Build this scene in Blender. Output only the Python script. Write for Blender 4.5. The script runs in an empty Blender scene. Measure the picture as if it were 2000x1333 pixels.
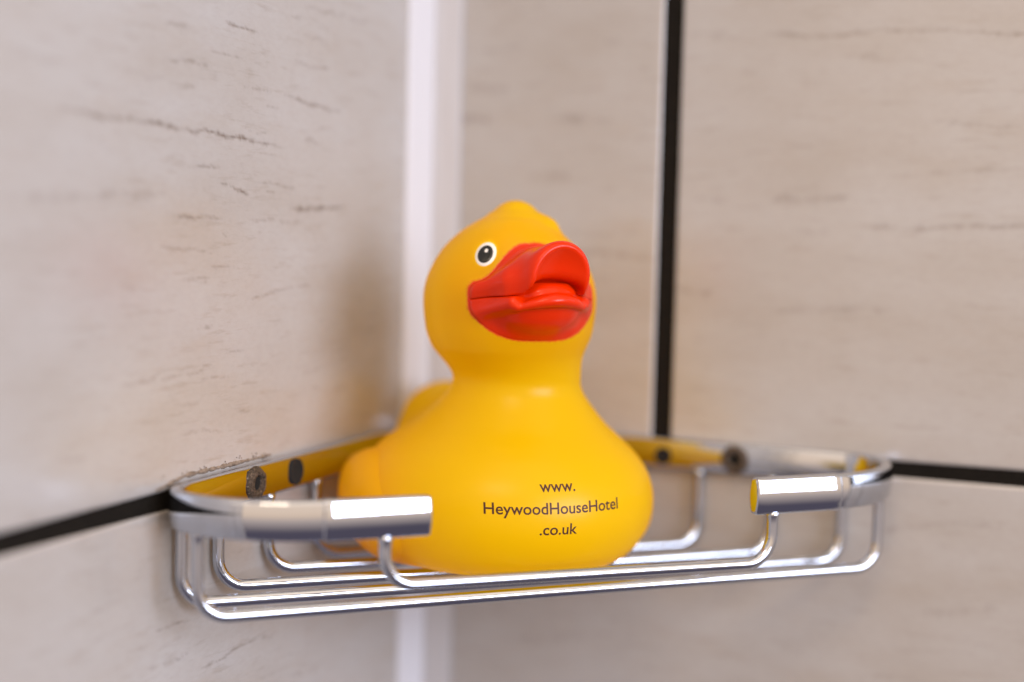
import bpy, bmesh, math, random
import numpy as np
from mathutils import Vector, Matrix
from mathutils.bvhtree import BVHTree

MM = 0.001
random.seed(7)
rng = np.random.default_rng(7)
sc = bpy.context.scene
C = sc.collection

# ------------------------------------------------------------------ camera
cam_d = bpy.data.cameras.new("camera")
cam = bpy.data.objects.new("camera", cam_d)
C.objects.link(cam)
cr = Vector((0.92664333, 0.37520037, 0.02359696))
cu = Vector((-0.04820912, 0.05634502, 0.99724677))
cw = Vector((-0.37283779, 0.92522966, -0.07029982))
cam.matrix_world = Matrix(((cr.x, cu.x, -cw.x, 0.204656), (cr.y, cu.y, -cw.y, -0.431560), (cr.z, cu.z, -cw.z, 0.065), (0, 0, 0, 1)))
cam_d.sensor_width = 36
cam_d.lens = 50.0
cam_d.clip_start = 0.01
cam_d.clip_end = 50
cam_d.dof.use_dof = True
cam_d.dof.focus_distance = 0.368
cam_d.dof.aperture_fstop = 3.1
sc.camera = cam

# ------------------------------------------------------------------ light
W = bpy.data.worlds.new("World")
sc.world = W
W.use_nodes = True
wn = W.node_tree
tc = wn.nodes.new('ShaderNodeTexCoord'); sx = wn.nodes.new('ShaderNodeSeparateXYZ'); wr = wn.nodes.new('ShaderNodeValToRGB')
mr = wn.nodes.new('ShaderNodeMapRange'); mr.inputs[1].default_value = -1; mr.inputs[2].default_value = 1
wn.links.new(tc.outputs['Generated'], sx.inputs[0]); wn.links.new(sx.outputs[2], mr.inputs[0]); wn.links.new(mr.outputs[0], wr.inputs[0])
# the unseen rest of the bathroom: darker floor, mid walls, lighter ceiling
e = wr.color_ramp.elements
e[0].position = 0.26; e[0].color = (0.085, 0.072, 0.095, 1)
e[1].position = 0.85; e[1].color = (1.08, 0.87, 0.68, 1)
n_ = e.new(0.50); n_.color = (0.77, 0.565, 0.41, 1)
n_ = e.new(0.42); n_.color = (0.48, 0.38, 0.33, 1)
wn.links.new(wr.outputs[0], wn.nodes["Background"].inputs[0])
wn.nodes["Background"].inputs[1].default_value = 1.02

def area_light(name, loc, target, sx, sy, energy, color):
    l = bpy.data.lights.new(name, 'AREA')
    l.shape = 'RECTANGLE'; l.size = sx; l.size_y = sy
    l.energy = energy; l.color = color
    o = bpy.data.objects.new(name, l); C.objects.link(o)
    o.location = loc
    o.rotation_euler = (Vector(target) - Vector(loc)).to_track_quat('-Z', 'Y').to_euler()
    return o
# daylight from the bathroom window, behind and to the right of the photographer
area_light("window_daylight", (1.585, -0.425, 0.34), (0.05, -0.07, 0.02), 0.42, 0.72, 8.3, (0.70, 0.79, 1.0))
area_light("window_daylight", (1.435, -0.825, 0.34), (0.05, -0.07, 0.02), 0.42, 0.72, 8.3, (0.70, 0.79, 1.0))
# ceiling lamp of the bathroom, above and behind the photographer
area_light("ceiling_lamp", (0.30, -1.05, 1.05), (0.05, -0.07, 0.02), 0.42, 0.42, 3.0, (1.0, 0.78, 0.55))

sc.view_settings.view_transform = 'Standard'
sc.view_settings.look = 'None'
sc.view_settings.gamma = 1
sc.view_settings.exposure = 0.58
sc.cycles.use_denoising = True
sc.cycles.max_bounces = 14
sc.cycles.glossy_bounces = 6

# ------------------------------------------------------------------ helpers
def srgb(r, g, b):
    f = lambda c: c / 12.92 if c <= 0.04045 else ((c + 0.055) / 1.055) ** 2.4
    return (f(r / 255), f(g / 255), f(b / 255), 1)

def link(o, parent=None):
    C.objects.link(o)
    if parent is not None:
        o.parent = parent
    return o

def tag(o, label=None, cat=None, kind=None, group=None):
    if label: o["label"] = label
    if cat: o["category"] = cat
    if kind: o["kind"] = kind
    if group: o["group"] = group
    return o

def empty(name, loc=(0, 0, 0), rz=0):
    o = bpy.data.objects.new(name, None)
    C.objects.link(o)
    o.location = loc
    o.rotation_euler = (0, 0, rz)
    o.empty_display_size = 0.01
    return o

def mesh_obj(name, verts, faces, mat, parent=None, smooth=True):
    me = bpy.data.meshes.new(name)
    v = np.asarray(verts, dtype=np.float64)
    me.from_pydata(v.tolist() if len(v) < 20000 else v.tolist(), [], [tuple(f) for f in faces])
    if smooth:
        me.polygons.foreach_set("use_smooth", [True] * len(me.polygons))
    me.materials.append(mat)
    me.update()
    return link(bpy.data.objects.new(name, me), parent)

def bm_obj(name, bm, mat, parent=None, smooth=True):
    me = bpy.data.meshes.new(name)
    bmesh.ops.recalc_face_normals(bm, faces=bm.faces)
    bm.to_mesh(me); bm.free()
    if smooth:
        me.polygons.foreach_set("use_smooth", [True] * len(me.polygons))
    me.materials.append(mat)
    return link(bpy.data.objects.new(name, me), parent)

def new_mat(name):
    m = bpy.data.materials.new(name)
    m.use_nodes = True
    nt = m.node_tree
    return m, nt, nt.nodes["Principled BSDF"]

def N(nt, typ, **kw):
    n = nt.nodes.new(typ)
    for k, v in kw.items():
        setattr(n, k, v)
    return n

def noise(nt, vec, scale, detail=3, rough=0.5):
    n = N(nt, 'ShaderNodeTexNoise')
    n.inputs['Scale'].default_value = scale
    n.inputs['Detail'].default_value = detail
    n.inputs['Roughness'].default_value = rough
    nt.links.new(vec, n.inputs['Vector'])
    return n.outputs['Fac']

def mapped(nt, scale=(1, 1, 1), loc=(0, 0, 0), src='Object'):
    t = N(nt, 'ShaderNodeTexCoord')
    m = N(nt, 'ShaderNodeMapping')
    m.inputs['Scale'].default_value = scale
    m.inputs['Location'].default_value = loc
    nt.links.new(t.outputs[src], m.inputs['Vector'])
    return m.outputs['Vector']

def ramp(nt, fac, stops):
    r = N(nt, 'ShaderNodeValToRGB')
    el = r.color_ramp.elements
    while len(el) < len(stops): el.new(0.5)
    for e, (p, c) in zip(el, stops):
        e.position = p
        e.color = c if len(c) == 4 else (*c, 1)
    nt.links.new(fac, r.inputs['Fac'])
    return r.outputs['Color']

def mix(nt, fac, a, b, mode='MIX'):
    m = N(nt, 'ShaderNodeMix', data_type='RGBA', blend_type=mode)
    for s, x in ((0, fac), (6, a), (7, b)):
        if hasattr(x, 'is_output'):
            nt.links.new(x, m.inputs[s])
        else:
            m.inputs[s].default_value = x
    return m.outputs[2]

def bump(nt, bsdf, height, strength, dist):
    b = N(nt, 'ShaderNodeBump')
    b.inputs['Strength'].default_value = strength
    b.inputs['Distance'].default_value = dist
    nt.links.new(height, b.inputs['Height'])
    nt.links.new(b.outputs['Normal'], bsdf.inputs['Normal'])

# ------------------------------------------------------------------ materials
def tile_material(name, along):
    """cream stone-effect glazed tile; 'along' = object axis that runs along the wall"""
    m, nt, b = new_mat(name)
    s = lambda a, z: ((a, 1, z) if along == 'x' else (1, a, z))
    v1 = mapped(nt, s(9, 22))
    v2 = mapped(nt, s(60, 420))
    v3 = mapped(nt, s(25, 90), (3, 1, 7))
    v4 = mapped(nt, (1, 1, 1))
    cloud = noise(nt, v1, 1.6, 4, 0.6)
    streak = noise(nt, v2, 1.0, 5, 0.65)
    band = noise(nt, v3, 1.2, 4, 0.6)
    grain = noise(nt, mapped(nt, s(1, 2.2)), 330, 5, 0.75)
    col = ramp(nt, cloud, [(0.32, (0.370, 0.338, 0.308)), (0.50, (0.398, 0.373, 0.352)), (0.70, (0.422, 0.407, 0.398))])
    dk = ramp(nt, streak, [(0.55, (0, 0, 0)), (0.72, (0.60, 0.60, 0.60))])
    col = mix(nt, dk, col, (0.30, 0.265, 0.23, 1))
    dk2 = ramp(nt, band, [(0.55, (0, 0, 0)), (0.75, (0.35, 0.35, 0.35))])
    col = mix(nt, dk2, col, (0.36, 0.315, 0.27, 1))
    gr = ramp(nt, grain, [(0.30, (0.94, 0.935, 0.93)), (0.55, (1, 1, 1)), (0.75, (1.02, 1.02, 1.03))])
    col = mix(nt, 1.0, col, gr, 'MULTIPLY')
    speck = noise(nt, v4, 2600, 2, 0.6)
    sp = ramp(nt, speck, [(0.70, (0, 0, 0)), (0.80, (0.35, 0.35, 0.35))])
    col = mix(nt, sp, col, (0.35, 0.29, 0.24, 1))
    a = N(nt, 'ShaderNodeVertexColor', layer_name='print')
    col = mix(nt, a.outputs['Color'], col, (0.13, 0.095, 0.072, 1))
    nt.links.new(col, b.inputs['Base Color'])
    b.inputs['Roughness'].default_value = 0.26
    b.inputs['Specular IOR Level'].default_value = 0.9
    b.inputs['IOR'].default_value = 1.6
    h = noise(nt, v4, 260, 4, 0.6)
    bump(nt, b, h, 0.05, 0.0005)
    return m
tile_left_m = tile_material("stone_effect_tile_left", 'y')
tile_right_m = tile_material("stone_effect_tile_right", 'x')

grout_m, nt, b = new_mat("black_grout")
g = noise(nt, mapped(nt), 900, 4, 0.7)
nt.links.new(ramp(nt, g, [(0.3, (0.004, 0.003, 0.002)), (0.75, (0.013, 0.010, 0.007))]), b.inputs['Base Color'])
b.inputs['Specular IOR Level'].default_value = 0.15
b.inputs['Roughness'].default_value = 0.9
bump(nt, b, g, 0.5, 0.0004)

seal_m, nt, b = new_mat("white_sealant")
b.inputs['Base Color'].default_value = (0.56, 0.555, 0.58, 1)
b.inputs['Roughness'].default_value = 0.32
shaded_seal_m, nt, b = new_mat("shaded_sealant")
b.inputs['Base Color'].default_value = (0.385, 0.365, 0.36, 1)  # same white sealant; the dimmer light on its right half is painted in
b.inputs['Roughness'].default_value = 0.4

vinyl_m, nt, b = new_mat("yellow_vinyl")
YEL = (0.99, 0.69, 0.0, 1)
pos = N(nt, 'ShaderNodeTexCoord').outputs['Object']
f1 = noise(nt, pos, 18, 3)
ycol = mix(nt, f1, YEL, (0.99, 0.72, 0.0, 1))
paint = N(nt, 'ShaderNodeVertexColor', layer_name='red_paint')
pn = noise(nt, pos, 900, 3, 0.7)
ad = N(nt, 'ShaderNodeMath', operation='MULTIPLY_ADD')
nt.links.new(pn, ad.inputs[0]); ad.inputs[1].default_value = 0.26; ad.inputs[2].default_value = -0.13
ad2 = N(nt, 'ShaderNodeMath', operation='ADD')
nt.links.new(ad.outputs[0], ad2.inputs[0]); nt.links.new(paint.outputs['Color'], ad2.inputs[1])
pm = ramp(nt, ad2.outputs[0], [(0.38, (0, 0, 0)), (0.62, (1, 1, 1))])
nt.links.new(mix(nt, pm, ycol, (0.64, 0.024, 0.0, 1)), b.inputs['Base Color'])
b.inputs['Roughness'].default_value = 0.31
b.inputs['Specular IOR Level'].default_value = 0.42
tr = N(nt, 'ShaderNodeBsdfTranslucent')
nt.links.new(mix(nt, pm, (1.0, 0.74, 0.03, 1), (0.5, 0.02, 0.0, 1)), tr.inputs['Color'])
ms = N(nt, 'ShaderNodeMixShader')
tm = N(nt, 'ShaderNodeMapRange')
nt.links.new(pm, tm.inputs[0]); tm.inputs[3].default_value = 0.62; tm.inputs[4].default_value = 0.0
nt.links.new(tm.outputs[0], ms.inputs[0])
nt.links.new(b.outputs[0], ms.inputs[1]); nt.links.new(tr.outputs[0], ms.inputs[2])
nt.links.new(ms.outputs[0], nt.nodes['Material Output'].inputs['Surface'])
bump(nt, b, noise(nt, pos, 1500, 3, 0.6), 0.05, 0.0002)

red_m, nt, b = new_mat("red_bill_paint")
pos = N(nt, 'ShaderNodeTexCoord').outputs['Object']
nt.links.new(mix(nt, noise(nt, pos, 60, 3), (0.62, 0.022, 0.0, 1), (0.66, 0.026, 0.0, 1)), b.inputs['Base Color'])
b.inputs['Roughness'].default_value = 0.24
b.inputs['Specular IOR Level'].default_value = 0.24
b.inputs['Subsurface Weight'].default_value = 0.15
b.inputs['Subsurface Radius'].default_value = (1.0, 0.2, 0.05)
b.inputs['Subsurface Scale'].default_value = 0.003
bump(nt, b, noise(nt, pos, 700, 3, 0.6), 0.08, 0.0003)

def plain(name, col, rough, metal=0.0, spec=0.5):
    m, nt, b = new_mat(name)
    b.inputs['Base Color'].default_value = (*col, 1)
    b.inputs['Roughness'].default_value = rough
    b.inputs['Metallic'].default_value = metal
    b.inputs['Specular IOR Level'].default_value = spec
    return m
eye_white_m = plain("eye_white", (0.78, 0.75, 0.70), 0.3)
eye_black_m = plain("eye_black", (0.006, 0.007, 0.006), 0.25)
ink_m = plain("brown_ink", (0.052, 0.012, 0.006), 0.5, 0, 0.3)
hole_m = plain("dark_hole", (0.004, 0.0035, 0.003), 0.9)

chrome_m, nt, b = new_mat("chrome")
b.inputs['Base Color'].default_value = (0.53, 0.565, 0.63, 1)
b.inputs['Metallic'].default_value = 1
rr = N(nt, 'ShaderNodeMapRange')
pos = mapped(nt)
nt.links.new(noise(nt, pos, 120, 4, 0.6), rr.inputs[0])
rr.inputs[3].default_value = 0.01; rr.inputs[4].default_value = 0.07
nt.links.new(rr.outputs[0], b.inputs['Roughness'])
bump(nt, b, noise(nt, pos, 90, 2, 0.5), 0.06, 0.0005)

rust_m, nt, b = new_mat("corroded_screw")
g = noise(nt, mapped(nt), 1400, 4, 0.7)
nt.links.new(ramp(nt, g, [(0.35, (0.035, 0.024, 0.016)), (0.6, (0.14, 0.10, 0.07)), (0.75, (0.50, 0.42, 0.33))]), b.inputs['Base Color'])
b.inputs['Metallic'].default_value = 0.5
b.inputs['Roughness'].default_value = 0.5
bump(nt, b, g, 0.9, 0.0008)

grime_m, nt, b = new_mat("brown_grime")
g = noise(nt, mapped(nt), 700, 4, 0.7)
nt.links.new(ramp(nt, g, [(0.3, (0.10, 0.07, 0.05)), (0.7, (0.30, 0.23, 0.17))]), b.inputs['Base Color'])
b.inputs['Roughness'].default_value = 0.9

# ------------------------------------------------------------------ the two tiled walls
# printed veins of the stone pattern, (strength, half width mm, [(along, up) mm ...])
LEFT_MARKS = [(1.0, 0.55, [(-187.2, 90.8), (-167.7, 90.4), (-147.7, 90.4), (-124.0, 90.1), (-112.3, 89.7), (-91.8, 88.6)]),
 (0.8, 0.4, [(-122.2, 118.4), (-115.2, 118.0), (-106.7, 117.9)]),
 (0.8, 0.4, [(-145.8, 105.7), (-137.5, 106.6), (-127.7, 106.1)]),
 (0.4, 0.6, [(-147.9, 114.3), (-141.8, 114.6), (-135.5, 114.8)]),
 (0.5, 0.4, [(-113.7, 103.2), (-98.7, 103.0)]),
 (0.7, 0.5, [(-93.5, 102.8), (-81.1, 102.0), (-60.5, 101.2)]),
 (0.55, 0.5, [(-88.3, 112.7), (-80.0, 112.0), (-68.4, 113.0)]),
 (0.9, 0.4, [(-123.8, 77.4), (-119.2, 77.1), (-115.6, 76.1), (-109.5, 75.4)]),
 (0.6, 0.4, [(-138.3, 80.9), (-122.8, 81.8)]),
 (0.5, 0.4, [(-105.9, 79.1), (-86.1, 78.0)]),
 (0.9, 0.8, [(-90.1, 72.4), (-83.2, 72.8), (-55.7, 73.5)]),
 (0.7, 0.45, [(-143.4, 68.8), (-122.6, 68.9)]),
 (0.4, 0.5, [(-110.6, 69.1), (-81.7, 68.6)]),
 (0.6, 0.4, [(-149.4, 61.8), (-141.2, 61.0), (-127.0, 60.4)]),
 (0.4, 0.4, [(-111.5, 47.3), (-102.7, 49.1), (-86.8, 50.9), (-76.9, 50.8)]),
 (0.6, 0.35, [(-133.4, 41.3), (-126.7, 42.0)]),
 (0.35, 1.3, [(-202.6, 71.4), (-187.2, 72.0), (-167.6, 73.0), (-146.5, 74.7)]),
 (0.4, 0.4, [(-141.1, 53.6), (-128.0, 53.7)]),
 (0.4, 0.4, [(-128.1, 56.9), (-114.1, 56.4)]),
 (0.35, 0.5, [(-91.3, 124.4), (-81.8, 125.0)]),
 (0.3, 0.6, [(-84.4, 120.9), (-68.6, 119.2)]),
 (0.4, 0.3, [(-102.5, 99.2), (-96.0, 99.1)]),
 (0.3, 0.9, [(-84.6, 128.6), (-62.9, 129.1), (-43.8, 129.4)]),
 (0.3, 0.4, [(-142.7, 100.5), (-135.3, 101.0)]),
 (0.5, 0.3, [(-128.9, 110.5), (-120.9, 110.3), (-112.7, 110.7)]),
 (0.3, 0.6, [(-155.7, 100.9), (-147.8, 101.8)]),
 (0.3, 0.5, [(-52.0, 84.6), (-45.5, 84.8)]),
 (0.5, 0.35, [(-102.0, 76.5), (-97.5, 76.6)]),
 (0.6, 0.3, [(-122.5, 65.0), (-120.7, 64.5)]),
 (0.4, 0.5, [(-164.6, 29.5), (-151.1, 29.6), (-136.5, 30.2), (-126.6, 31.8)]),
 (0.6, 0.3, [(-131.1, 31.9), (-126.5, 31.7)]),
 (0.4, 0.35, [(-119.6, 35.0), (-111.2, 34.7)]),
 (0.3, 0.8, [(-187.2, 15.4), (-176.2, 14.8)]),
 (0.3, 0.3, [(-115.8, 18.9), (-108.4, 18.1)]),
 (0.55, 0.4, [(-150.5, -31.3), (-142.2, -31.5), (-134.6, -32.1)]),
 (0.55, 0.4, [(-153.4, -39.6), (-146.3, -40.3), (-139.9, -40.4), (-135.1, -40.1)]),
 (0.5, 0.4, [(-131.1, -45.8), (-123.0, -45.6), (-113.4, -44.4), (-103.3, -44.5)]),
 (0.3, 0.4, [(-143.9, 23.0), (-129.8, 22.9)]),
 (0.35, 0.4, [(-140.6, 15.4), (-129.7, 15.8), (-121.7, 14.5)]),
 (0.25, 0.8, [(-174.3, -20.7), (-162.4, -20.4)])]
RIGHT_MARKS = [(0.35, 0.7, [(87.1, 129.0), (99.9, 130.1)]),
 (0.7, 0.5, [(107.0, 129.1), (119.5, 128.4), (130.9, 128.0), (139.1, 128.5), (144.2, 129.2), (160.1, 128.9), (174.3, 127.3), (184.7, 126.8), (198.2, 125.9)]),
 (0.6, 1.3, [(40.5, 104.0), (53.6, 103.9), (63.8, 103.4)]),
 (0.35, 1.3, [(33.9, 85.9), (50.6, 86.0)]),
 (0.65, 1.0, [(113.5, 78.6), (118.2, 79.8), (127.4, 79.5), (138.7, 80.4)]),
 (0.7, 0.7, [(141.3, 72.1), (155.4, 71.2), (166.2, 71.8), (180.2, 72.4), (194.0, 72.7)]),
 (0.4, 0.6, [(148.9, 86.5), (158.3, 86.9), (168.3, 88.1), (186.4, 88.9)]),
 (0.5, 0.9, [(115.5, 45.2), (126.4, 46.0), (136.3, 47.2), (151.2, 47.0)]),
 (0.45, 0.9, [(85.5, 51.2), (90.5, 50.5), (98.6, 50.0)]),
 (0.45, 1.0, [(51.3, 61.9), (71.9, 61.2)]),
 (0.45, 0.5, [(161.3, 102.8), (174.1, 101.4), (185.2, 100.4)]),
 (0.3, 0.8, [(69.2, 119.6), (75.1, 119.5)]),
 (0.3, 0.8, [(123.0, 114.2), (127.6, 113.8)]),
 (0.3, 0.5, [(96.7, 106.9), (99.9, 106.5)]),
 (0.6, 1.2, [(9.8, 104.7), (21.7, 104.2)]),
 (0.35, 1.2, [(12.3, 115.1), (28.7, 114.4)]),
 (0.3, 1.2, [(59.7, 128.2), (65.6, 127.7)]),
 (0.3, 0.5, [(138.7, 61.8), (141.4, 61.6)]),
 (0.3, 0.8, [(88.7, 79.1), (102.5, 78.8)]),
 (0.25, 1.0, [(120.1, 69.8), (133.2, 69.3)]),
 (0.5, 0.3, [(173.0, 101.4), (174.4, 101.4)]),
 (0.3, 0.8, [(104.3, 118.2), (109.0, 117.9)]),
 (0.3, 0.8, [(17.5, 126.6), (31.9, 127.0)]),
 (0.3, 1.0, [(148.0, -19.6), (171.3, -14.2), (189.8, -14.7)]),
 (0.25, 1.2, [(160.9, -43.0), (186.7, -38.3)]),
 (0.3, 1.2, [(33.3, -67.2), (68.8, -60.9)]),
 (0.3, 1.0, [(124.1, 45.5), (145.3, 47.9)])]


def rasterise(marks, U, V, seed, extra_box, n_extra, fade=.85, widen=1.0):
    """vein print on a grid of wall coordinates (mm); returns 0..1"""
    r = np.random.default_rng(seed)
    out = np.zeros(U.shape)
    allm = list(marks)
    (u0, u1, v0, v1) = extra_box
    for _ in range(n_extra):
        u = r.uniform(u0, u1); v = r.uniform(v0, v1); L = r.uniform(3, 16)
        s = r.uniform(.12, .42)
        allm.append((s, r.uniform(.25, .7), [(u, v), (u + L * .5, v + r.normal(0, .5)), (u + L, v + r.normal(0, .8))]))
    for s, w, pts in allm:
        s = s * fade; w = w * widen
        P = np.array(pts, float)
        lo = P.min(0) - 4 * w - 2; hi = P.max(0) + 4 * w + 2
        sel = np.where((U > lo[0]) & (U < hi[0]) & (V > lo[1]) & (V < hi[1]))
        if len(sel[0]) == 0: continue
        u = U[sel]; v = V[sel]
        # jagged centreline
        ph = r.uniform(0, 6.28, 4)
        def rnd(step, r=r, u0_=lo[0], span=hi[0] - lo[0]):
            k = int(span / step) + 4
            return np.interp(u, u0_ + step * np.arange(k), r.uniform(-1, 1, k))
        jag = .50 * rnd(4.3) + .28 * rnd(1.3) + .22 * rnd(.6)
        v = v + jag * min(1.0, w * 1.6)
        best = np.full(u.shape, 1e9)
        tot = 0; tbest = np.zeros(u.shape)
        Ls = np.linalg.norm(np.diff(P, axis=0), axis=1); T = Ls.sum() + 1e-9
        for i in range(len(P) - 1):
            d = P[i + 1] - P[i]
            t = np.clip(((u - P[i, 0]) * d[0] + (v - P[i, 1]) * d[1]) / (d @ d + 1e-9), 0, 1)
            q = np.hypot(u - P[i, 0] - t * d[0], v - P[i, 1] - t * d[1])
            m = q < best
            best[m] = q[m]; tbest[m] = ((tot + t * Ls[i]) / T)[m]
            tot += Ls[i]
        # tapered, broken into dashes, ragged width
        prof = np.clip(np.minimum(tbest, 1 - tbest) * 6 + .25, 0, 1)
        brk = .70 + .45 * rnd(2.6) + .35 * rnd(.9)
        ww = w * (.62 + .38 * rnd(1.9) + .2 * rnd(.6)).clip(.15, 1.2) * prof
        val = s * np.clip(brk, 0, 1.1) * np.exp(-(best / (ww + .08)) ** 2) * prof
        out[sel] = np.maximum(out[sel], val)
    return np.clip(out, 0, 1)

def axis_steps(a, b, dense, fine, coarse):
    """grid positions from a to b: 'fine' steps inside dense=(d0,d1), 'coarse' outside"""
    d0, d1 = max(a, dense[0]), min(b, dense[1])
    xs = []
    if d1 <= d0:
        return np.linspace(a, b, max(2, int((b - a) / coarse) + 1))
    if d0 > a: xs += list(np.linspace(a, d0, max(2, int((d0 - a) / coarse) + 1))[:-1])
    xs += list(np.linspace(d0, d1, max(2, int((d1 - d0) / fine) + 1)))
    if b > d1: xs += list(np.linspace(d1, b, max(2, int((b - d1) / coarse) + 1))[1:])
    return np.array(xs)

def tile(name, wall, u0, u1, v0, v1, parent, mat, marks, seed, dense_u, dense_v, n_extra):
    """one glazed tile, 9 mm thick, pressed edge; wall 'x' lies in the plane y=0, wall 'y' in x=0"""
    e = .9
    us = axis_steps(u0 + e, u1 - e, dense_u, .55, 12); vs = axis_steps(v0 + e, v1 - e, dense_v, .55, 12)
    # pressed edge rows
    us = np.concatenate(([u0, u0 + .25], us, [u1 - .25, u1])); vs = np.concatenate(([v0, v0 + .25], vs, [v1 - .25, v1]))
    U, V = np.meshgrid(us, vs)
    pr = rasterise(marks, U, V, seed, (u0, u1, v0, v1), n_extra, *((.85, 1.0) if wall == 'y' else (.66, 1.3)))
    ed = np.minimum(np.minimum(U - u0, u1 - U), np.minimum(V - v0, v1 - V))
    dep = np.where(ed < .01, .9, np.where(ed < .4, .06, 0.0))
    # chipped lower arris
    chip = (.5 + .5 * np.sin(U * 1.7 + seed) * np.sin(U * .63)) * (.5 + .5 * np.sin(U * 4.1))
    dep = dep + np.where((ed < 1.0) & (ed > .01), chip * .10, 0)
    dep = dep + .08 * pr
    nu, nv = len(us), len(vs)
    if wall == 'x':
        front = np.stack([U, dep, V], -1)
    else:
        front = np.stack([-dep, U, V], -1)
    verts = front.reshape(-1, 3)
    idx = np.arange(nu * nv).reshape(nv, nu)
    a, b_, c, d = idx[:-1, :-1], idx[:-1, 1:], idx[1:, 1:], idx[1:, :-1]
    q = np.stack([a, b_, c, d], -1).reshape(-1, 4)
    if wall == 'y': q = q[:, ::-1]
    # sides and back
    ring = np.concatenate([idx[0, :], idx[1:, -1], idx[-1, -2::-1], idx[-2:0:-1, 0]])
    back = verts[ring].copy()
    if wall == 'x': back[:, 1] = 9.0
    else: back[:, 0] = -9.0
    k = len(verts); n = len(ring)
    verts = np.concatenate([verts, back])
    faces = q.tolist()
    for i in range(n):
        j = (i + 1) % n
        f = [int(ring[j]), int(ring[i]), k + i, k + j]
        faces.append(f if wall == 'x' else f[::-1])
    f = list(range(k, k + n))
    faces.append(f[::-1] if wall == 'x' else f)
    o = mesh_obj(name, verts * MM, faces, mat, parent)
    ca = o.data.color_attributes.new('print', 'FLOAT_COLOR', 'POINT')
    col = np.zeros((len(verts), 4)); col[:nu * nv, :3] = pr.reshape(-1, 1); col[:, 3] = 1
    ca.data.foreach_set('color', col.ravel())
    return o

def backing(name, wall, label):
    bm = bmesh.new()
    if wall == 'y': lo, hi = (-.030, -.640, -.340), (-.0006, .0, .460)
    else: lo, hi = (-.030, .0006, -.340), (.640, .030, .460)
    bmesh.ops.create_cube(bm, size=1, matrix=Matrix.Translation([(a + b) / 2 for a, b in zip(lo, hi)]) @ Matrix.Diagonal([b - a for a, b in zip(lo, hi)]).to_4x4())
    o = bm_obj(name, bm, grout_m, None, False)
    return tag(o, label, None, 'structure')
wall_l = backing("left_wall", 'y', "left shower wall of cream stone effect tiles with a black grout joint")
wall_r = backing("right_wall", 'x', "right shower wall of cream stone effect tiles with black grout joints")
J = 2.3; XJ = 82.2
tile("tile", 'y', -305, -.5, J, 305, wall_l, tile_left_m, LEFT_MARKS, 3, (-215, -5), (J, 150), 70)
tile("tile", 'y', -305, -.5, -305, -J, wall_l, tile_left_m, LEFT_MARKS, 5, (-215, -5), (-70, -J), 60)
tile("tile", 'y', -612, -309.6, J, 305, wall_l, tile_left_m, [], 6, (0, 0), (0, 0), 0)
tile("tile", 'y', -612, -309.6, -305, -J, wall_l, tile_left_m, [], 8, (0, 0), (0, 0), 0)
tile("tile", 'x', .5, XJ - 3.0, J, 305, wall_r, tile_right_m, RIGHT_MARKS, 11, (0, XJ), (J, 150), 16)
tile("tile", 'x', XJ + 3.0, XJ + 3.0 + 304, J, 305, wall_r, tile_right_m, RIGHT_MARKS, 12, (XJ, 200), (J, 150), 50)
tile("tile", 'x', .5, 260, -305, -J, wall_r, tile_right_m, RIGHT_MARKS, 14, (0, 200), (-75, -J), 40)
tile("tile", 'x', 264.6, 560, -305, -J, wall_r, tile_right_m, [], 15, (0, 0), (0, 0), 0)

# white sealant strip running up the corner, concave between the two walls
prof = []
A_, M_, C_ = np.array([0, -19.0]), np.array([3.4, -5.2]), np.array([11.3, 0])
for i in range(15):
    t = i / 14
    if t < .4: p = A_ + (M_ - A_) * (t / .4) * .9
    elif t > .6: p = C_ + (M_ - C_) * ((1 - t) / .4) * .9
    else:
        s = (t - .4) / .2; a = A_ + (M_ - A_) * .9; c = C_ + (M_ - C_) * .9
        p = (1 - s) ** 2 * a + 2 * s * (1 - s) * M_ + s * s * c
    prof.append(p)
zs = np.linspace(-338, 458, 60)
def seal(name, pr, mat, label, seed):
    """a strip with the plan outline pr, run up the corner; closed behind"""
    sv, sf = [], []
    n = len(pr)
    for z in zs:
        for j, p in enumerate(pr):
            w = .12 * math.sin(z * .13 + j + seed) * (1 if 0 < j < n - 1 else 0)
            sv.append((p[0] + w, p[1] - w * .4, z))
        sv.append((.05, -.05, z))
    m_ = n + 1
    for i in range(len(zs) - 1):
        for j in range(m_):
            k = (j + 1) % m_
            sf.append((i * m_ + j, i * m_ + k, (i + 1) * m_ + k, (i + 1) * m_ + j))
    sf.append(tuple(range(m_))[::-1]); sf.append(tuple(range((len(zs) - 1) * m_, len(zs) * m_)))
    return tag(mesh_obj(name, np.array(sv) * MM, sf, mat), label, None, 'structure')
seal("sealant_strip", prof[:8], seal_m, "white sealant strip running up the corner behind the duck", 0)
seal("sealant_shaded_half", [prof[7] + np.array([.05, 0])] + prof[8:], shaded_seal_m, "right half of the white corner sealant, its shade put into a darker colour", 2)

# ------------------------------------------------------------------ chrome corner basket
basket = empty("corner_basket", (0, 0, -.028))
tag(basket, "chrome wire corner shower basket screwed to both tiled walls under the duck", "shower basket")
BZ = 28.0   # children are built in wall coordinates; the Empty sits at the basket's base
TILT = .009
def tilt(p):
    d = (p[0] - p[1]) / math.sqrt(2)
    return p[2] - TILT * d

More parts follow.
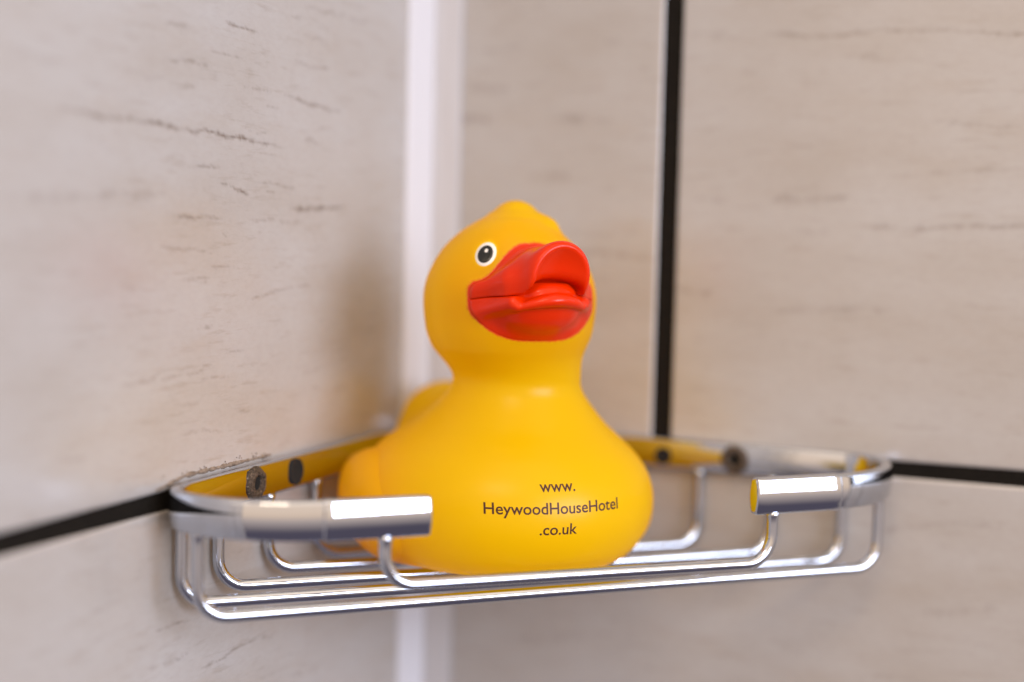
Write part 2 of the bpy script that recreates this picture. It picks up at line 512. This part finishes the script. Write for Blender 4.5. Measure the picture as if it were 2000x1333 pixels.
def path_rim():
    """centre line of the flat rim in plan, and which points belong to the two straight arms"""
    P = []
    for s in (-62, -64, -66, -68): P.append((93.55 + s * .7071, -93.55 + s * .7071))
    b0, b1, b2, b3 = [np.array(q, float) for q in ((44.0, -143.1), (28.6, -158.5), (2.05, -157.6), (2.05, -140.0))]
    for t in np.linspace(0, 1, 40):                            # left front corner
        q = (1 - t) ** 3 * b0 + 3 * t * (1 - t) ** 2 * b1 + 3 * t * t * (1 - t) * b2 + t ** 3 * b3
        P.append((q[0], q[1]))
    corner = [(-q[1], -q[0]) for q in P]
    P += [(2.05, y) for y in np.linspace(-137, -22, 26)]
    for t in np.linspace(math.pi, math.pi / 2, 14):
        P.append((21 + 18.95 * math.cos(t), -21 + 18.95 * math.sin(t)))
    P += [(-b, -a) for a, b in [(2.05, y) for y in np.linspace(-22, -137, 26)]]
    P += corner[::-1]
    return P

def rounded_section(hw, hh, rad, n=6):
    s = []
    for cx, cy, a0 in ((hw - rad, hh - rad, 0), (-hw + rad, hh - rad, 90), (-hw + rad, -hh + rad, 180), (hw - rad, -hh + rad, 270)):
        for k in range(n):
            a = math.radians(a0 + 90 * k / (n - 1))
            s.append((cx + rad * math.cos(a), cy + rad * math.sin(a)))
    return s

def oval_section(hw, hh, bulge, rad=1.0):
    """flat bar with slightly convex faces and rounded edges"""
    s = []
    K = 9
    for sg in (1, -1):
        if sg == 1: ys = np.linspace(-(hh - rad), hh - rad, K)
        else: ys = np.linspace(hh - rad, -(hh - rad), K)
        for y in ys:
            s.append((sg * (hw + bulge * (1 - (y / (hh - rad)) ** 2)), y))
        cy = (hh - rad) * sg
        for k in range(1, 6):
            a = math.pi / 2 * k / 6
            s.append((sg * (hw - rad * (1 - math.cos(a))), cy + sg * rad * math.sin(a)))
        for k in range(0, 6):
            a = math.pi / 2 * (1 - k / 6)
            s.append((-sg * (hw - rad * (1 - math.cos(a))), cy + sg * rad * math.sin(a)))
    return s

def sweep_plan(name, P, sec, zc, parent, mat, cap=0.0):
    """sweep an upright section along a plan path; cap > 0 closes the ends with a rounded nose"""
    P = [np.array(p, float) for p in P]
    rows = []
    tang = []
    for i in range(len(P)):
        d = P[min(i + 1, len(P) - 1)] - P[max(i - 1, 0)]
        tang.append(d / np.linalg.norm(d))
    seq = [(P[i], tang[i], 1.0, 0) for i in range(len(P))]
    if cap:
        for end, sgn in ((0, -1), (-1, 1)):
            add = []
            for k in range(1, 6):
                a = k / 5 * math.pi / 2
                add.append((P[end] + tang[end] * sgn * cap * math.sin(a), tang[end], 1, cap * (1 - math.cos(a))))
            seq = (add[::-1] + seq) if end == 0 else (seq + add)
    for p, t, s, inset in seq:
        nrm = np.array([-t[1], t[0]])
        row = []
        for a, b_ in sec:
            a2 = a - math.copysign(min(inset, abs(a)), a); b2 = b_ - math.copysign(min(inset, abs(b_)), b_)
            q = p + nrm * a2
            row.append((q[0], q[1], tilt((q[0], q[1], zc + b2)) + BZ))
        rows.append(row)
    m = len(sec)
    verts = [v for r_ in rows for v in r_]
    faces = []
    for i in range(len(rows) - 1):
        for j in range(m):
            faces.append((i * m + j, i * m + (j + 1) % m, (i + 1) * m + (j + 1) % m, (i + 1) * m + j))
    faces.append(tuple(range(m))[::-1]); faces.append(tuple(range((len(rows) - 1) * m, len(rows) * m)))
    bm = bmesh.new()
    bv = [bm.verts.new(np.array(v) * MM) for v in verts]
    for f in faces: bm.faces.new([bv[i] for i in f])
    return bm_obj(name, bm, mat, parent)

RZ = .3
sweep_plan("rim", path_rim(), oval_section(1.55, 4.75, .45), RZ, basket, chrome_m)
CH = 187.2
def chord_pt(s):     # point on the front chord, s mm from its middle
    return (CH / 2 + s / math.sqrt(2), -CH / 2 + s / math.sqrt(2))
armL = [chord_pt(s) for s in np.linspace(-71.5, -46.5, 12)]
armR = [chord_pt(s) for s in np.linspace(71.5, 46.0, 12)]
sweep_plan("arm", armL, oval_section(1.75, 4.9, .62), RZ, basket, chrome_m, .9)
sweep_plan("arm", armR, oval_section(1.75, 4.9, .62), RZ, basket, chrome_m, .9)

def tube(name, P, rad, parent, mat, seg=14):
    P = [np.array(p, float) for p in P]
    verts, faces = [], []
    ends = [np.linalg.norm(p - P[0]) for p in P], [np.linalg.norm(p - P[-1]) for p in P]
    flare = lambda i: 1 + .22 * math.exp(-(min(ends[0][i], ends[1][i]) / 1.3) ** 2)      # weld at the rim
    up = None
    for i in range(len(P)):
        d = P[min(i + 1, len(P) - 1)] - P[max(i - 1, 0)]
        d /= np.linalg.norm(d)
        if up is None:
            up = np.cross(d, (1.0, 1.0, 0.0)); up /= np.linalg.norm(up)
        up = up - d * (up @ d); up /= np.linalg.norm(up)
        sd = np.cross(d, up)
        for k in range(seg):
            a = 2 * math.pi * k / seg
            verts.append((P[i] + rad * flare(i) * (math.cos(a) * up + math.sin(a) * sd)) * MM)
    n = len(P)
    for i in range(n - 1):
        for k in range(seg):
            faces.append((i * seg + k, i * seg + (k + 1) % seg, (i + 1) * seg + (k + 1) % seg, (i + 1) * seg + k))
    bm = bmesh.new()
    bv = [bm.verts.new(v) for v in verts]
    for f in faces: bm.faces.new([bv[i] for i in f])
    bm.faces.new([bv[i] for i in range(seg)][::-1]); bm.faces.new([bv[(n - 1) * seg + i] for i in range(seg)])
    return bm_obj(name, bm, mat, parent)

def wire(L, R, zl, zr, bend=7.5, rad=1.55):
    """hangs from the rim at plan points L and R; the middle runs level across the basket"""
    L = np.array(L, float); R = np.array(R, float)
    d = (R - L); D = np.linalg.norm(d); d /= D
    tl = tilt((L[0], L[1], RZ - 4.45)); tr = tilt((R[0], R[1], RZ - 4.45))
    pts = [(L[0], L[1], tl)]
    for z in [tl - 1.0, tl - 2.0] + list(np.linspace(tl - 3, zl + bend, 4)): pts.append((L[0], L[1], z))
    for k in range(1, 9):
        a = k / 8 * math.pi / 2
        q = L + d * bend * (1 - math.cos(a)); pts.append((q[0], q[1], zl + bend * (1 - math.sin(a))))
    for t in np.linspace(0, 1, 12)[1:-1]:
        q = L + d * (bend + (D - 2 * bend) * t); pts.append((q[0], q[1], zl + (zr - zl) * t))
    for k in range(0, 9):
        a = k / 8 * math.pi / 2
        q = R - d * bend * (1 - math.sin(a)); pts.append((q[0], q[1], zr + bend * (1 - math.cos(a))))
    for z in list(np.linspace(zr + bend, tr - 3, 4)[1:]) + [tr - 2.0, tr - 1.0, tr]: pts.append((R[0], R[1], z))
    pts = [(a, b_, c + BZ) for a, b_, c in pts]
    return tube("wire", pts, rad, basket, chrome_m)
WIRES = [((13.2, -151.8), (151.8, -13.2), -26.0, -27.0),
         ((2.15, -142.6), (139.6, -2.15), -26.0, -28.2),
         ((2.15, -126.4), (118.4, -2.15), -25.3, -28.0),
         ((2.15, -102.3), (95.5, -2.15), -25.6, -27.9),
         ((2.15, -77.0), (75.8, -2.15), -26.4, -27.4),
         ((2.15, -54.0), (54.0, -2.15), -26.4, -27.2),
         ((53.5, -133.7), (129.9, -57.3), -17.6, -19.0)]
for w in WIRES: wire(*w)

def screw(u, wall, z, r, parent):
    """countersunk fixing: a corroded ring head with an open socket"""
    s = [(r * .34, -.2), (r * .46, .7), (r * .58, 1.3), (r * .80, 1.0), (r, .2), (r, -.6), (r * .9, -1.4)]
    n = 28
    bm = bmesh.new(); rings = []
    rr_ = random.Random(int(u * 10))
    for a, h in s:
        ring = []
        for k in range(n):
            t = 2 * math.pi * k / n
            ra = a * (1 + (rr_.uniform(-.06, .06) if a > r * .4 else 0)); hh = h + (rr_.uniform(-.15, .15) if a > r * .4 else 0)
            p = (ra * math.cos(t), hh, ra * math.sin(t))
            q = (4.0 + p[1], u + p[0], z + p[2]) if wall == 'y' else (u + p[0], -4.0 - p[1], z + p[2])
            ring.append(bm.verts.new((q[0] * MM, q[1] * MM, (q[2] + BZ) * MM)))
        rings.append(ring)
    for a, b_ in zip(rings, rings[1:]):
        for k in range(n): bm.faces.new((a[k], a[(k + 1) % n], b_[(k + 1) % n], b_[k]))
    bmesh.ops.remove_doubles(bm, verts=bm.verts, dist=1e-6)
    o = bm_obj("screw", bm, rust_m, parent)
    # black socket
    bm = bmesh.new()
    vs = []
    for k in range(16):
        t = 2 * math.pi * k / 16
        p = (r * .40 * math.cos(t), r * .40 * math.sin(t))
        q = (4.25, u + p[0], z + p[1]) if wall == 'y' else (u + p[0], -4.25, z + p[1])
        vs.append(bm.verts.new((q[0] * MM, q[1] * MM, (q[2] + BZ) * MM)))
    bm.faces.new(vs)
    bm_obj("socket", bm, hole_m, o, False)
    return o

def screw_hole(u, wall, z, r):
    n = 28
    bm = bmesh.new(); rings = []
    for a, h in ((r, -.3), (r, .40), (r * .88, .50), (r * .74, .30), (r * .62, .20), (0.001, .18)):
        ring = []
        for k in range(n):
            t = 2 * math.pi * k / n
            p = (a * math.cos(t), h, a * math.sin(t))
            q = (3.95 + p[1], u + p[0], z + p[2]) if wall == 'y' else (u + p[0], -3.95 - p[1], z + p[2])
            ring.append(bm.verts.new((q[0] * MM, q[1] * MM, (q[2] + BZ) * MM)))
        rings.append(ring)
    for a, b_ in zip(rings, rings[1:]):
        for k in range(n): bm.faces.new((a[k], a[(k + 1) % n], b_[(k + 1) % n], b_[k]))
    return bm_obj("screw_hole", bm, hole_m, basket)
screw(-111.9, 'y', -.4, 4.5, basket)
screw(107.0, 'x', -.4, 4.4, basket)
screw_hole(-91.5, 'y', -.2, 3.7)
screw_hole(84.2, 'x', -1.0, 2.7)

# a thin ragged line of mould and old grout along the top edge of the left rim
bm = bmesh.new()
r_ = random.Random(4)
ys = np.linspace(-150, -98, 150)
rad = np.interp(ys, np.linspace(-150, -98, 60), [r_.uniform(.12, 1.0) for _ in range(60)])
rad = .16 + .42 * rad * np.interp(ys, [-150, -140, -112, -106, -104, -101, -98], [.5, 1, 1, .5, .5, 1.5, .1])
prev = None
for y, ra in zip(ys, rad):
    z0 = 4.9 if y > -138 else 4.9 - (-138 - y) * .16
    ring = []
    for k in range(7):
        a = math.pi * k / 6 - math.pi / 2
        q = ra * r_.uniform(.8, 1.2)
        ring.append(bm.verts.new(((.02 + .8 * q * math.cos(a)) * MM, (y + r_.uniform(-.1, .1)) * MM, (z0 + q * 1.25 * math.sin(a) + .2) * MM)))
    if prev:
        for k in range(6): bm.faces.new((prev[k], prev[k + 1], ring[k + 1], ring[k]))
    prev = ring
for i in range(22):
    y = -148 + r_.random() * 47; s = r_.uniform(.10, .28)
    M = Matrix.Translation((.15 * MM, y * MM, (5.6 + r_.random() * 1.3) * MM)) @ Matrix.Rotation(r_.random() * 6, 4, 'X') @ Matrix.Diagonal((s * MM * .6, s * MM * r_.uniform(.6, 1.8), s * MM, 1))
    bmesh.ops.create_icosphere(bm, subdivisions=1, radius=1, matrix=M)
tag(bm_obj("grime", bm, grime_m), "thin brown line of mould and old grout along the left wall above the basket rim", "grime", 'stuff')

# ------------------------------------------------------------------ implicit surfaces
def surface_nets(f, lo, hi, h, project=3):
    """mesh the zero level of f(P[n,3]) inside a box (mm)"""
    lo = np.array(lo, float); hi = np.array(hi, float)
    n = np.ceil((hi - lo) / h).astype(int) + 1
    ax = [lo[i] + h * np.arange(n[i]) for i in range(3)]
    X, Y, Z = np.meshgrid(*ax, indexing='ij')
    F = f(np.stack([X.ravel(), Y.ravel(), Z.ravel()], -1)).reshape(n)
    S = F < 0
    acc = np.zeros(tuple(n - 1) + (3,)); cnt = np.zeros(tuple(n - 1))
    cells = lambda dx, dy, dz: (slice(dx, n[0] - 1 + dx), slice(dy, n[1] - 1 + dy), slice(dz, n[2] - 1 + dz))
    corners = [(i, j, k) for i in (0, 1) for j in (0, 1) for k in (0, 1)]
    for c in corners:
        for a in range(3):
            if c[a] == 0:
                d = list(c); d[a] = 1
                f0, f1 = F[cells(*c)], F[cells(*d)]
                m = (f0 < 0) != (f1 < 0)
                t = np.where(m, f0 / np.where(m, f0 - f1, 1), 0)
                p = np.zeros(tuple(n - 1) + (3,))
                for b_ in range(3): p[..., b_] = c[b_]
                p[..., a] = t
                acc += p * m[..., None]; cnt += m
    act = cnt > 0
    idx = -np.ones(tuple(n - 1), int); idx[act] = np.arange(act.sum())
    ii = np.argwhere(act)
    V = lo + h * (ii + acc[act] / cnt[act][:, None])
    faces = []
    for a in range(3):
        b_, c = (a + 1) % 3, (a + 2) % 3
        sl0 = [slice(None)] * 3; sl1 = [slice(None)] * 3
        sl0[a] = slice(0, -1); sl1[a] = slice(1, None)
        ch = S[tuple(sl0)] != S[tuple(sl1)]
        E = np.argwhere(ch)
        ok = (E[:, b_] > 0) & (E[:, c] > 0) & (E[:, b_] < n[b_] - 1) & (E[:, c] < n[c] - 1)
        E = E[ok]
        eb = np.zeros(3, int); eb[b_] = 1; ec = np.zeros(3, int); ec[c] = 1
        g = lambda Q: idx[Q[:, 0], Q[:, 1], Q[:, 2]]
        q = np.stack([g(E - eb - ec), g(E - ec), g(E), g(E - eb)], -1)
        ins = S[E[:, 0], E[:, 1], E[:, 2]]
        q[~ins] = q[~ins][:, ::-1]
        faces.append(q)
    Q = np.concatenate(faces)
    Q = Q[(Q >= 0).all(1)]
    for _ in range(project):
        e = h * .15
        g = np.stack([(f(V + e * np.eye(3)[i]) - f(V - e * np.eye(3)[i])) / (2 * e) for i in range(3)], -1)
        v = f(V)
        gg = (g ** 2).sum(1)
        st = -(v / np.maximum(gg, 1e-6))[:, None] * g
        L = np.linalg.norm(st, axis=1, keepdims=True)
        V = V + st * np.minimum(1, h * .5 / np.maximum(L, 1e-9))
    return V, Q

def smin(a, b_, k):
    hh = np.clip(.5 + .5 * (b_ - a) / k, 0, 1)
    return b_ * (1 - hh) + a * hh - k * hh * (1 - hh)
def smax(a, b_, k): return -smin(-a, -b_, k)

def ell(P, c, r, pitch=0.0, yaw=0.0, roll=0.0):
    Q = P - np.array(c, float)
    R = (Matrix.Rotation(math.radians(yaw), 3, 'Z') @ Matrix.Rotation(math.radians(-pitch), 3, 'Y') @ Matrix.Rotation(math.radians(roll), 3, 'X'))
    Q = Q @ np.array(R)
    r = np.array(r, float)
    k0 = np.linalg.norm(Q / r, axis=1); k1 = np.linalg.norm(Q / r ** 2, axis=1)
    return k0 * (k0 - 1) / np.maximum(k1, 1e-9)

def capsule(P, a, b_, ra, rb):
    a = np.array(a, float); b_ = np.array(b_, float)
    d = b_ - a
    t = np.clip((P - a) @ d / (d @ d), 0, 1)
    return np.linalg.norm(P - a - t[:, None] * d, axis=1) - (ra + (rb - ra) * t)

# duck frame (mm): +X where the duck faces, +Y its left, Z up from the wires it stands on
ZT = np.array([-3, 0, .8, 2.5, 5, 8, 13, 18, 23, 28, 32, 35.5, 39, 43, 46, 48.5, 51, 54, 57.5, 61, 64.5, 68, 72, 76, 80, 84, 87.5, 91, 94, 96.4, 98.2, 99])
RT = np.array([-5, 24.5, 29.5, 33.5, 36.6, 38.8, 41.0, 41.6, 40.8, 38.4, 35.1, 31.0, 26.7, 22.8, 20.3, 18.7, 18.0, 18.5, 20.0, 21.9, 23.2, 23.8, 24.2, 24.1, 23.2, 21.4, 19.2, 16.0, 12.2, 7.8, 2.0, -3])
def mono(zs, xt, yt):
    h = np.diff(xt); dl = np.diff(yt) / h
    m = np.zeros(len(xt)); m[1:-1] = (dl[:-1] * h[1:] + dl[1:] * h[:-1]) / (h[1:] + h[:-1]); m[0] = dl[0]; m[-1] = dl[-1]
    i = np.clip(np.searchsorted(xt, zs) - 1, 0, len(xt) - 2)
    t = (zs - xt[i]) / h[i]; t2 = t * t; t3 = t2 * t
    return (2*t3-3*t2+1)*yt[i] + (t3-2*t2+t)*h[i]*m[i] + (-2*t3+3*t2)*yt[i+1] + (t3-t2)*h[i]*m[i+1]
def sstep(x, a, b_):
    t = np.clip((x - a) / (b_ - a), 0, 1); return t * t * (3 - 2 * t)

HX = 1.5      # the head sits a little forward
def f_core(P):
    x, y, z = P[:, 0], P[:, 1], P[:, 2]
    zc = np.clip(z, -2.9, 98.9)
    R = mono(zc, ZT, RT) - np.abs(z - zc) * 3
    bodyw = 1 - sstep(z, 30, 56)
    cx = -1.0 * bodyw + (HX + .5) * (1 - bodyw)
    cy = .7 + 1.1 * sstep(z, 30, 46) - 2.8 * sstep(z, 51, 61)
    dx = x - cx; dy = y - cy
    a = np.where(dx < 0, 1 + .26 * bodyw * sstep(z, -5, 18), 1.0)
    rho = np.sqrt((dx / a) ** 2 + dy ** 2 + 1e-6)
    # gradient-ish scale so that blending radii are in mm
    e = .5
    Rp = (mono(np.clip(zc + e, -2.9, 98.9), ZT, RT) - mono(np.clip(zc - e, -2.9, 98.9), ZT, RT)) / (2 * e)
    return (rho - R) / np.sqrt(1 + np.clip(Rp, -3, 3) ** 2)

def f_body(P):
    d = f_core(P)
    # tail: a broad upturned wedge
    t = ell(P, (-43, 0, 27), (19, 19, 11), pitch=-36)
    t2 = ell(P, (-52, 0, 35.5), (10, 12.5, 8), pitch=-48)
    d = smin(d, smin(t, t2, 8), 9)
    # tuft on the crown
    d = smin(d, ell(P, (-1.0, 1.4, 96.4), (6.8, 6.2, 5.2)), 5.0)
    d = smin(d, ell(P, (5.0, 7.2, 94.0), (4.6, 4.0, 3.0)), 2.8)
    # soft swelling under each folded wing
    for s in (-1, 1):
        d = smin(d, ell(P, (-6, s * 32.6, 15.0), (22.0, 10.5, 12.2), pitch=-10, yaw=s * -4), 5)
    return d

def f_wing(side):
    def g(P):
        d = ell(P, (-6, side * 33.3, 16.0), (24.5, 12.1, 14.5), pitch=-10, yaw=side * -4)
        tip = ell(P, (-27, side * 31.0, 19.0), (11, 7.0, 6.5), pitch=-26, yaw=side * -20)
        return smin(d, tip, 8)
    return g

def zmouth(y): return 77.2 - .0105 * (y + .5) ** 2
ZU_Y = [0, 5.6, 8, 10, 12, 14.5, 17, 19, 21, 24]
ZU_Z = [89.6, 88.4, 86.6, 84.6, 82.2, 79.9, 78.9, 78.4, 77.5, 76.0]
ZL_Z = [63.9, 64.1, 64.4, 65.0, 65.9, 67.6, 70.0, 71.8, 73.0, 74.0]
def region(P, grow=0.0):
    """outline of the red paint as seen from the front (negative inside)"""
    y = np.abs(P[:, 1] + .9); z = P[:, 2]
    hi = mono(np.clip(y, 0, 23.9), np.array(ZU_Y, float), np.array(ZU_Z)) + grow
    lo = mono(np.clip(y, 0, 23.9), np.array(ZU_Y, float), np.array(ZL_Z)) - grow
    d = np.maximum((z - hi) * .75, (lo - z) * .8)
    d = smax(d, y - 17.9 - grow, 2.0)
    return np.maximum(d, 9 - P[:, 0])

BY = -3.6
def turn(P, deg=7.0):
    """the open front of the bill is turned a little to the duck's left"""
    a = math.radians(-deg); c, s = math.cos(a), math.sin(a)
    Q = P.copy(); x = P[:, 0] - 2; y = P[:, 1]
    Q[:, 0] = 2 + c * x - s * y; Q[:, 1] = s * x + c * y
    return Q

def f_bill_raw(P0):
    d = f_core(P0)
    P = turn(P0)
    # upper half: a flared arch that turns up at the front
    up = ell(P, (24.0, BY, 78.4), (12.4, 10.4, 9.9), pitch=24)
    up = smin(up, ell(P, (31.2, BY + 1.4, 81.4), (4.8, 8.8, 9.1), pitch=-10), 3.0)
    low = ell(P, (21.6, BY, 71.8), (10.8, 12.0, 7.4), pitch=10)
    lipf = lambda y: 33.6 - .036 * (y - BY) ** 2
    y = np.clip(P[:, 1], BY - 9.8, BY + 9.0)
    # lower lip: a rounded bead along an arc
    q = np.stack([P[:, 0] - lipf(y), (P[:, 1] - y), P[:, 2] - (75.0 - .022 * (y - BY) ** 2)], -1)
    lip = np.linalg.norm(q * np.array([.80, 1, 1]), axis=1) - (1.75 - .011 * (y - BY) ** 2)
    low = smin(low, lip, 1.7)
    # tongue
    low = smin(low, ell(P, (27.2, BY + .3, 76.3), (5.6, 7.9, 3.3), pitch=4), .7)
    for s in (-1, 1):
        up = smin(up, capsule(P, (13.5, BY + 1.5 + s * 18.2, 76.4), (24.0, BY + s * 9.6, 79.0), 2.0, 3.0), 5.0)
        low = smin(low, capsule(P, (15.0, BY + 1.5 + s * 17.0, 70.6), (28.4, BY + s * 10.5, 74.0), 1.7, 1.8), 1.8)
    return d, up, low

def zmouth(y): return 76.9 - .0085 * (y - BY) ** 2
def f_upper(P0):
    d, up, low = f_bill_raw(P0)
    P = turn(P0)
    w = sstep(P[:, 0], 25.0, 30.0)
    u = smin(smin(up, low, 3.0) * (1 - w) + up * w, d, 2.6) - .12
    carve = ell(P, (47.0, BY + .9, 77.8), (16.2, 14.6, 17.2), pitch=4)
    inner = ell(P, (30.0, BY + .4, 77.0), (5.0, 8.4, 3.4), pitch=0)
    u = smax(u, -smin(carve, inner, 3.0), 1.0)
    u = smax(u, (zmouth(P[:, 1]) - P[:, 2]) * .95 + .02, .45)
    # behind the lip only the painted region belongs to the bill
    return smax(u, np.where(P[:, 0] > 29, -5.0, region(P0)), .35)

def f_lower(P0):
    d, up, low = f_bill_raw(P0)
    P = turn(P0)
    w = sstep(P[:, 0], 25.0, 30.0)
    u = smin(smin(up, low, 3.0) * (1 - w) + low * w, d, 2.6) - .12
    top = zmouth(P[:, 1]) + 2.6 * (1 - sstep(np.abs(P[:, 1] - BY), 5, 10)) * sstep(P[:, 0], 20, 24)
    u = smax(u, (P[:, 2] - top) * .95 + .02, .45)
    return smax(u, region(P0), .35)

DX, DY, DZ = 54.2, -60.0, -25.2
THETA = math.radians(-47.0)
duck = empty("rubber_duck", (DX * MM, DY * MM, DZ * MM), THETA)
tag(duck, "yellow rubber duck with open red bill and printed web address on the chrome basket", "rubber duck")

V, Q = surface_nets(f_body, (-68, -46, -2), (46, 46, 106), .95)
body = mesh_obj("body", V * MM, Q.tolist(), vinyl_m, duck)
# red paint where the bill meets the head
pa = region(V, .5)
pv = np.clip(.5 - pa / 2.4, 0, 1)
ca = body.data.color_attributes.new('red_paint', 'FLOAT_COLOR', 'POINT')
col = np.ones((len(V), 4)); col[:, :3] = pv[:, None]
ca.data.foreach_set('color', col.ravel())
bvh = BVHTree.FromPolygons([tuple(v) for v in V], Q.tolist())

for s in (-1, 1):
    Vw, Qw = surface_nets(f_wing(s), (-56, -56 if s < 0 else 18, 0), (26, -18 if s < 0 else 56, 48), 1.0)
    w = mesh_obj("wing", Vw * MM, Qw.tolist(), vinyl_m, duck)

Vb, Qb = surface_nets(f_upper, (8, -25, 66), (40, 25, 94), .42)
mesh_obj("upper_bill", Vb * MM, Qb.tolist(), red_m, duck)
Vb, Qb = surface_nets(f_lower, (8, -25, 60), (40, 25, 83), .42)
mesh_obj("lower_bill", Vb * MM, Qb.tolist(), red_m, duck)

def stamp(cy, cz, direction, verts2d, off, tree=None, roll=0.0):
    """lay flat shape points (mm, right/up as seen from the front) on the body along 'direction'"""
    dr = Vector(direction).normalized()
    rt = Vector((0, 0, 1)).cross(-dr).normalized(); up = (-dr).cross(rt).normalized()
    out = []
    cr_, sr_ = math.cos(roll), math.sin(roll)
    for a, b_ in verts2d:
        a, b_ = a * cr_ - b_ * sr_, a * sr_ + b_ * cr_
        o = Vector((0, cy, cz)) + rt * a + up * b_ - dr * 120
        hit, nrm, _, _ = (tree or bvh).ray_cast(o, dr)
        if hit is None: hit, nrm = Vector((0, cy, cz)), -dr
        out.append(hit - dr * off)
    return out

def disc(cy, cz, direction, rx, ry, off, name, mat, parent, dome=.35, dx=0, dz=0):
    pts = [(dx, dz)]; faces = []
    n = 36; rings = 6
    for i in range(1, rings + 1):
        for k in range(n):
            t = 2 * math.pi * k / n
            pts.append((dx + rx * i / rings * math.cos(t), dz + ry * i / rings * math.sin(t)))
    P = stamp(cy, cz, direction, pts, off)
    dr = Vector(direction).normalized()
    for j, p in enumerate(P):
        i = 0 if j == 0 else (j - 1) // n + 1
        P[j] = p - dr * dome * (1 - (i / rings) ** 2) + (dr * .5 if i == rings else Vector())
    for k in range(n): faces.append((0, 1 + k, 1 + (k + 1) % n))
    for i in range(rings - 1):
        for k in range(n):
            a = 1 + i * n
            faces.append((a + k, a + n + k, a + n + (k + 1) % n, a + (k + 1) % n))
    return mesh_obj(name, np.array([tuple(p) for p in P]) * MM, faces, mat, parent)

for s in (-1, 1):
    ang = math.radians(36.8 if s < 0 else -62) * -1
    d = (-math.cos(ang), -math.sin(ang), -.06)
    # the printed eye: white ring, black pupil, small white glint
    cyy = -1.2 - 0
    e = disc(cyy, 85.2, d, 3.35, 3.75, .10, "eye", eye_white_m, duck, .15)
    p = disc(cyy, 85.2, d, 2.45, 2.8, .30, "pupil", eye_black_m, e, .12, dx=.05 * s, dz=0)
    disc(cyy, 85.2, d, .55, .62, .46, "glint", eye_white_m, p, .06, dx=.1, dz=.95)

# the printed web address
def text_line(txt, cy, cz, width, capscale, dirn, roll, xs_bias=0.0):
    cu_ = bpy.data.curves.new("line", 'FONT')
    cu_.body = txt; cu_.size = 1; cu_.align_x = 'CENTER'; cu_.resolution_u = 5
    cu_.offset = .011
    o = bpy.data.objects.new("line", cu_); C.objects.link(o)
    bpy.context.view_layer.update()
    me = bpy.data.meshes.new_from_object(o)
    bpy.data.objects.remove(o)
    bm = bmesh.new(); bm.from_mesh(me)
    bmesh.ops.triangulate(bm, faces=bm.faces)
    for _ in range(3):
        le = [e_ for e_ in bm.edges if e_.calc_length() > .12]
        if le: bmesh.ops.subdivide_edges(bm, edges=le, cuts=1)
        bmesh.ops.triangulate(bm, faces=bm.faces)
    bpy.data.meshes.remove(me)
    xs = [v.co.x for v in bm.verts]; x0, x1 = min(xs), max(xs)
    sx = width / (x1 - x0); sy = capscale
    pts = [((v.co.x - (x0 + x1) / 2) * sx, v.co.y * sy) for v in bm.verts]
    P = stamp(cy, cz, dirn, pts, .05, None, roll)
    for v, p in zip(bm.verts, P): v.co = p * MM
    return bm_obj("printed_line", bm, ink_m, body, False)
TD = (-math.cos(math.radians(6)), math.sin(math.radians(6)), 0)
text_line("www.", 3.7, 25.7, 9.8, 4.0, TD, 0)
text_line("HeywoodHouseHotel", 2.9, 20.2, 37.2, 4.15, TD, 0)
text_line(".co.uk", 3.6, 14.8, 10.3, 4.1, TD, 0)
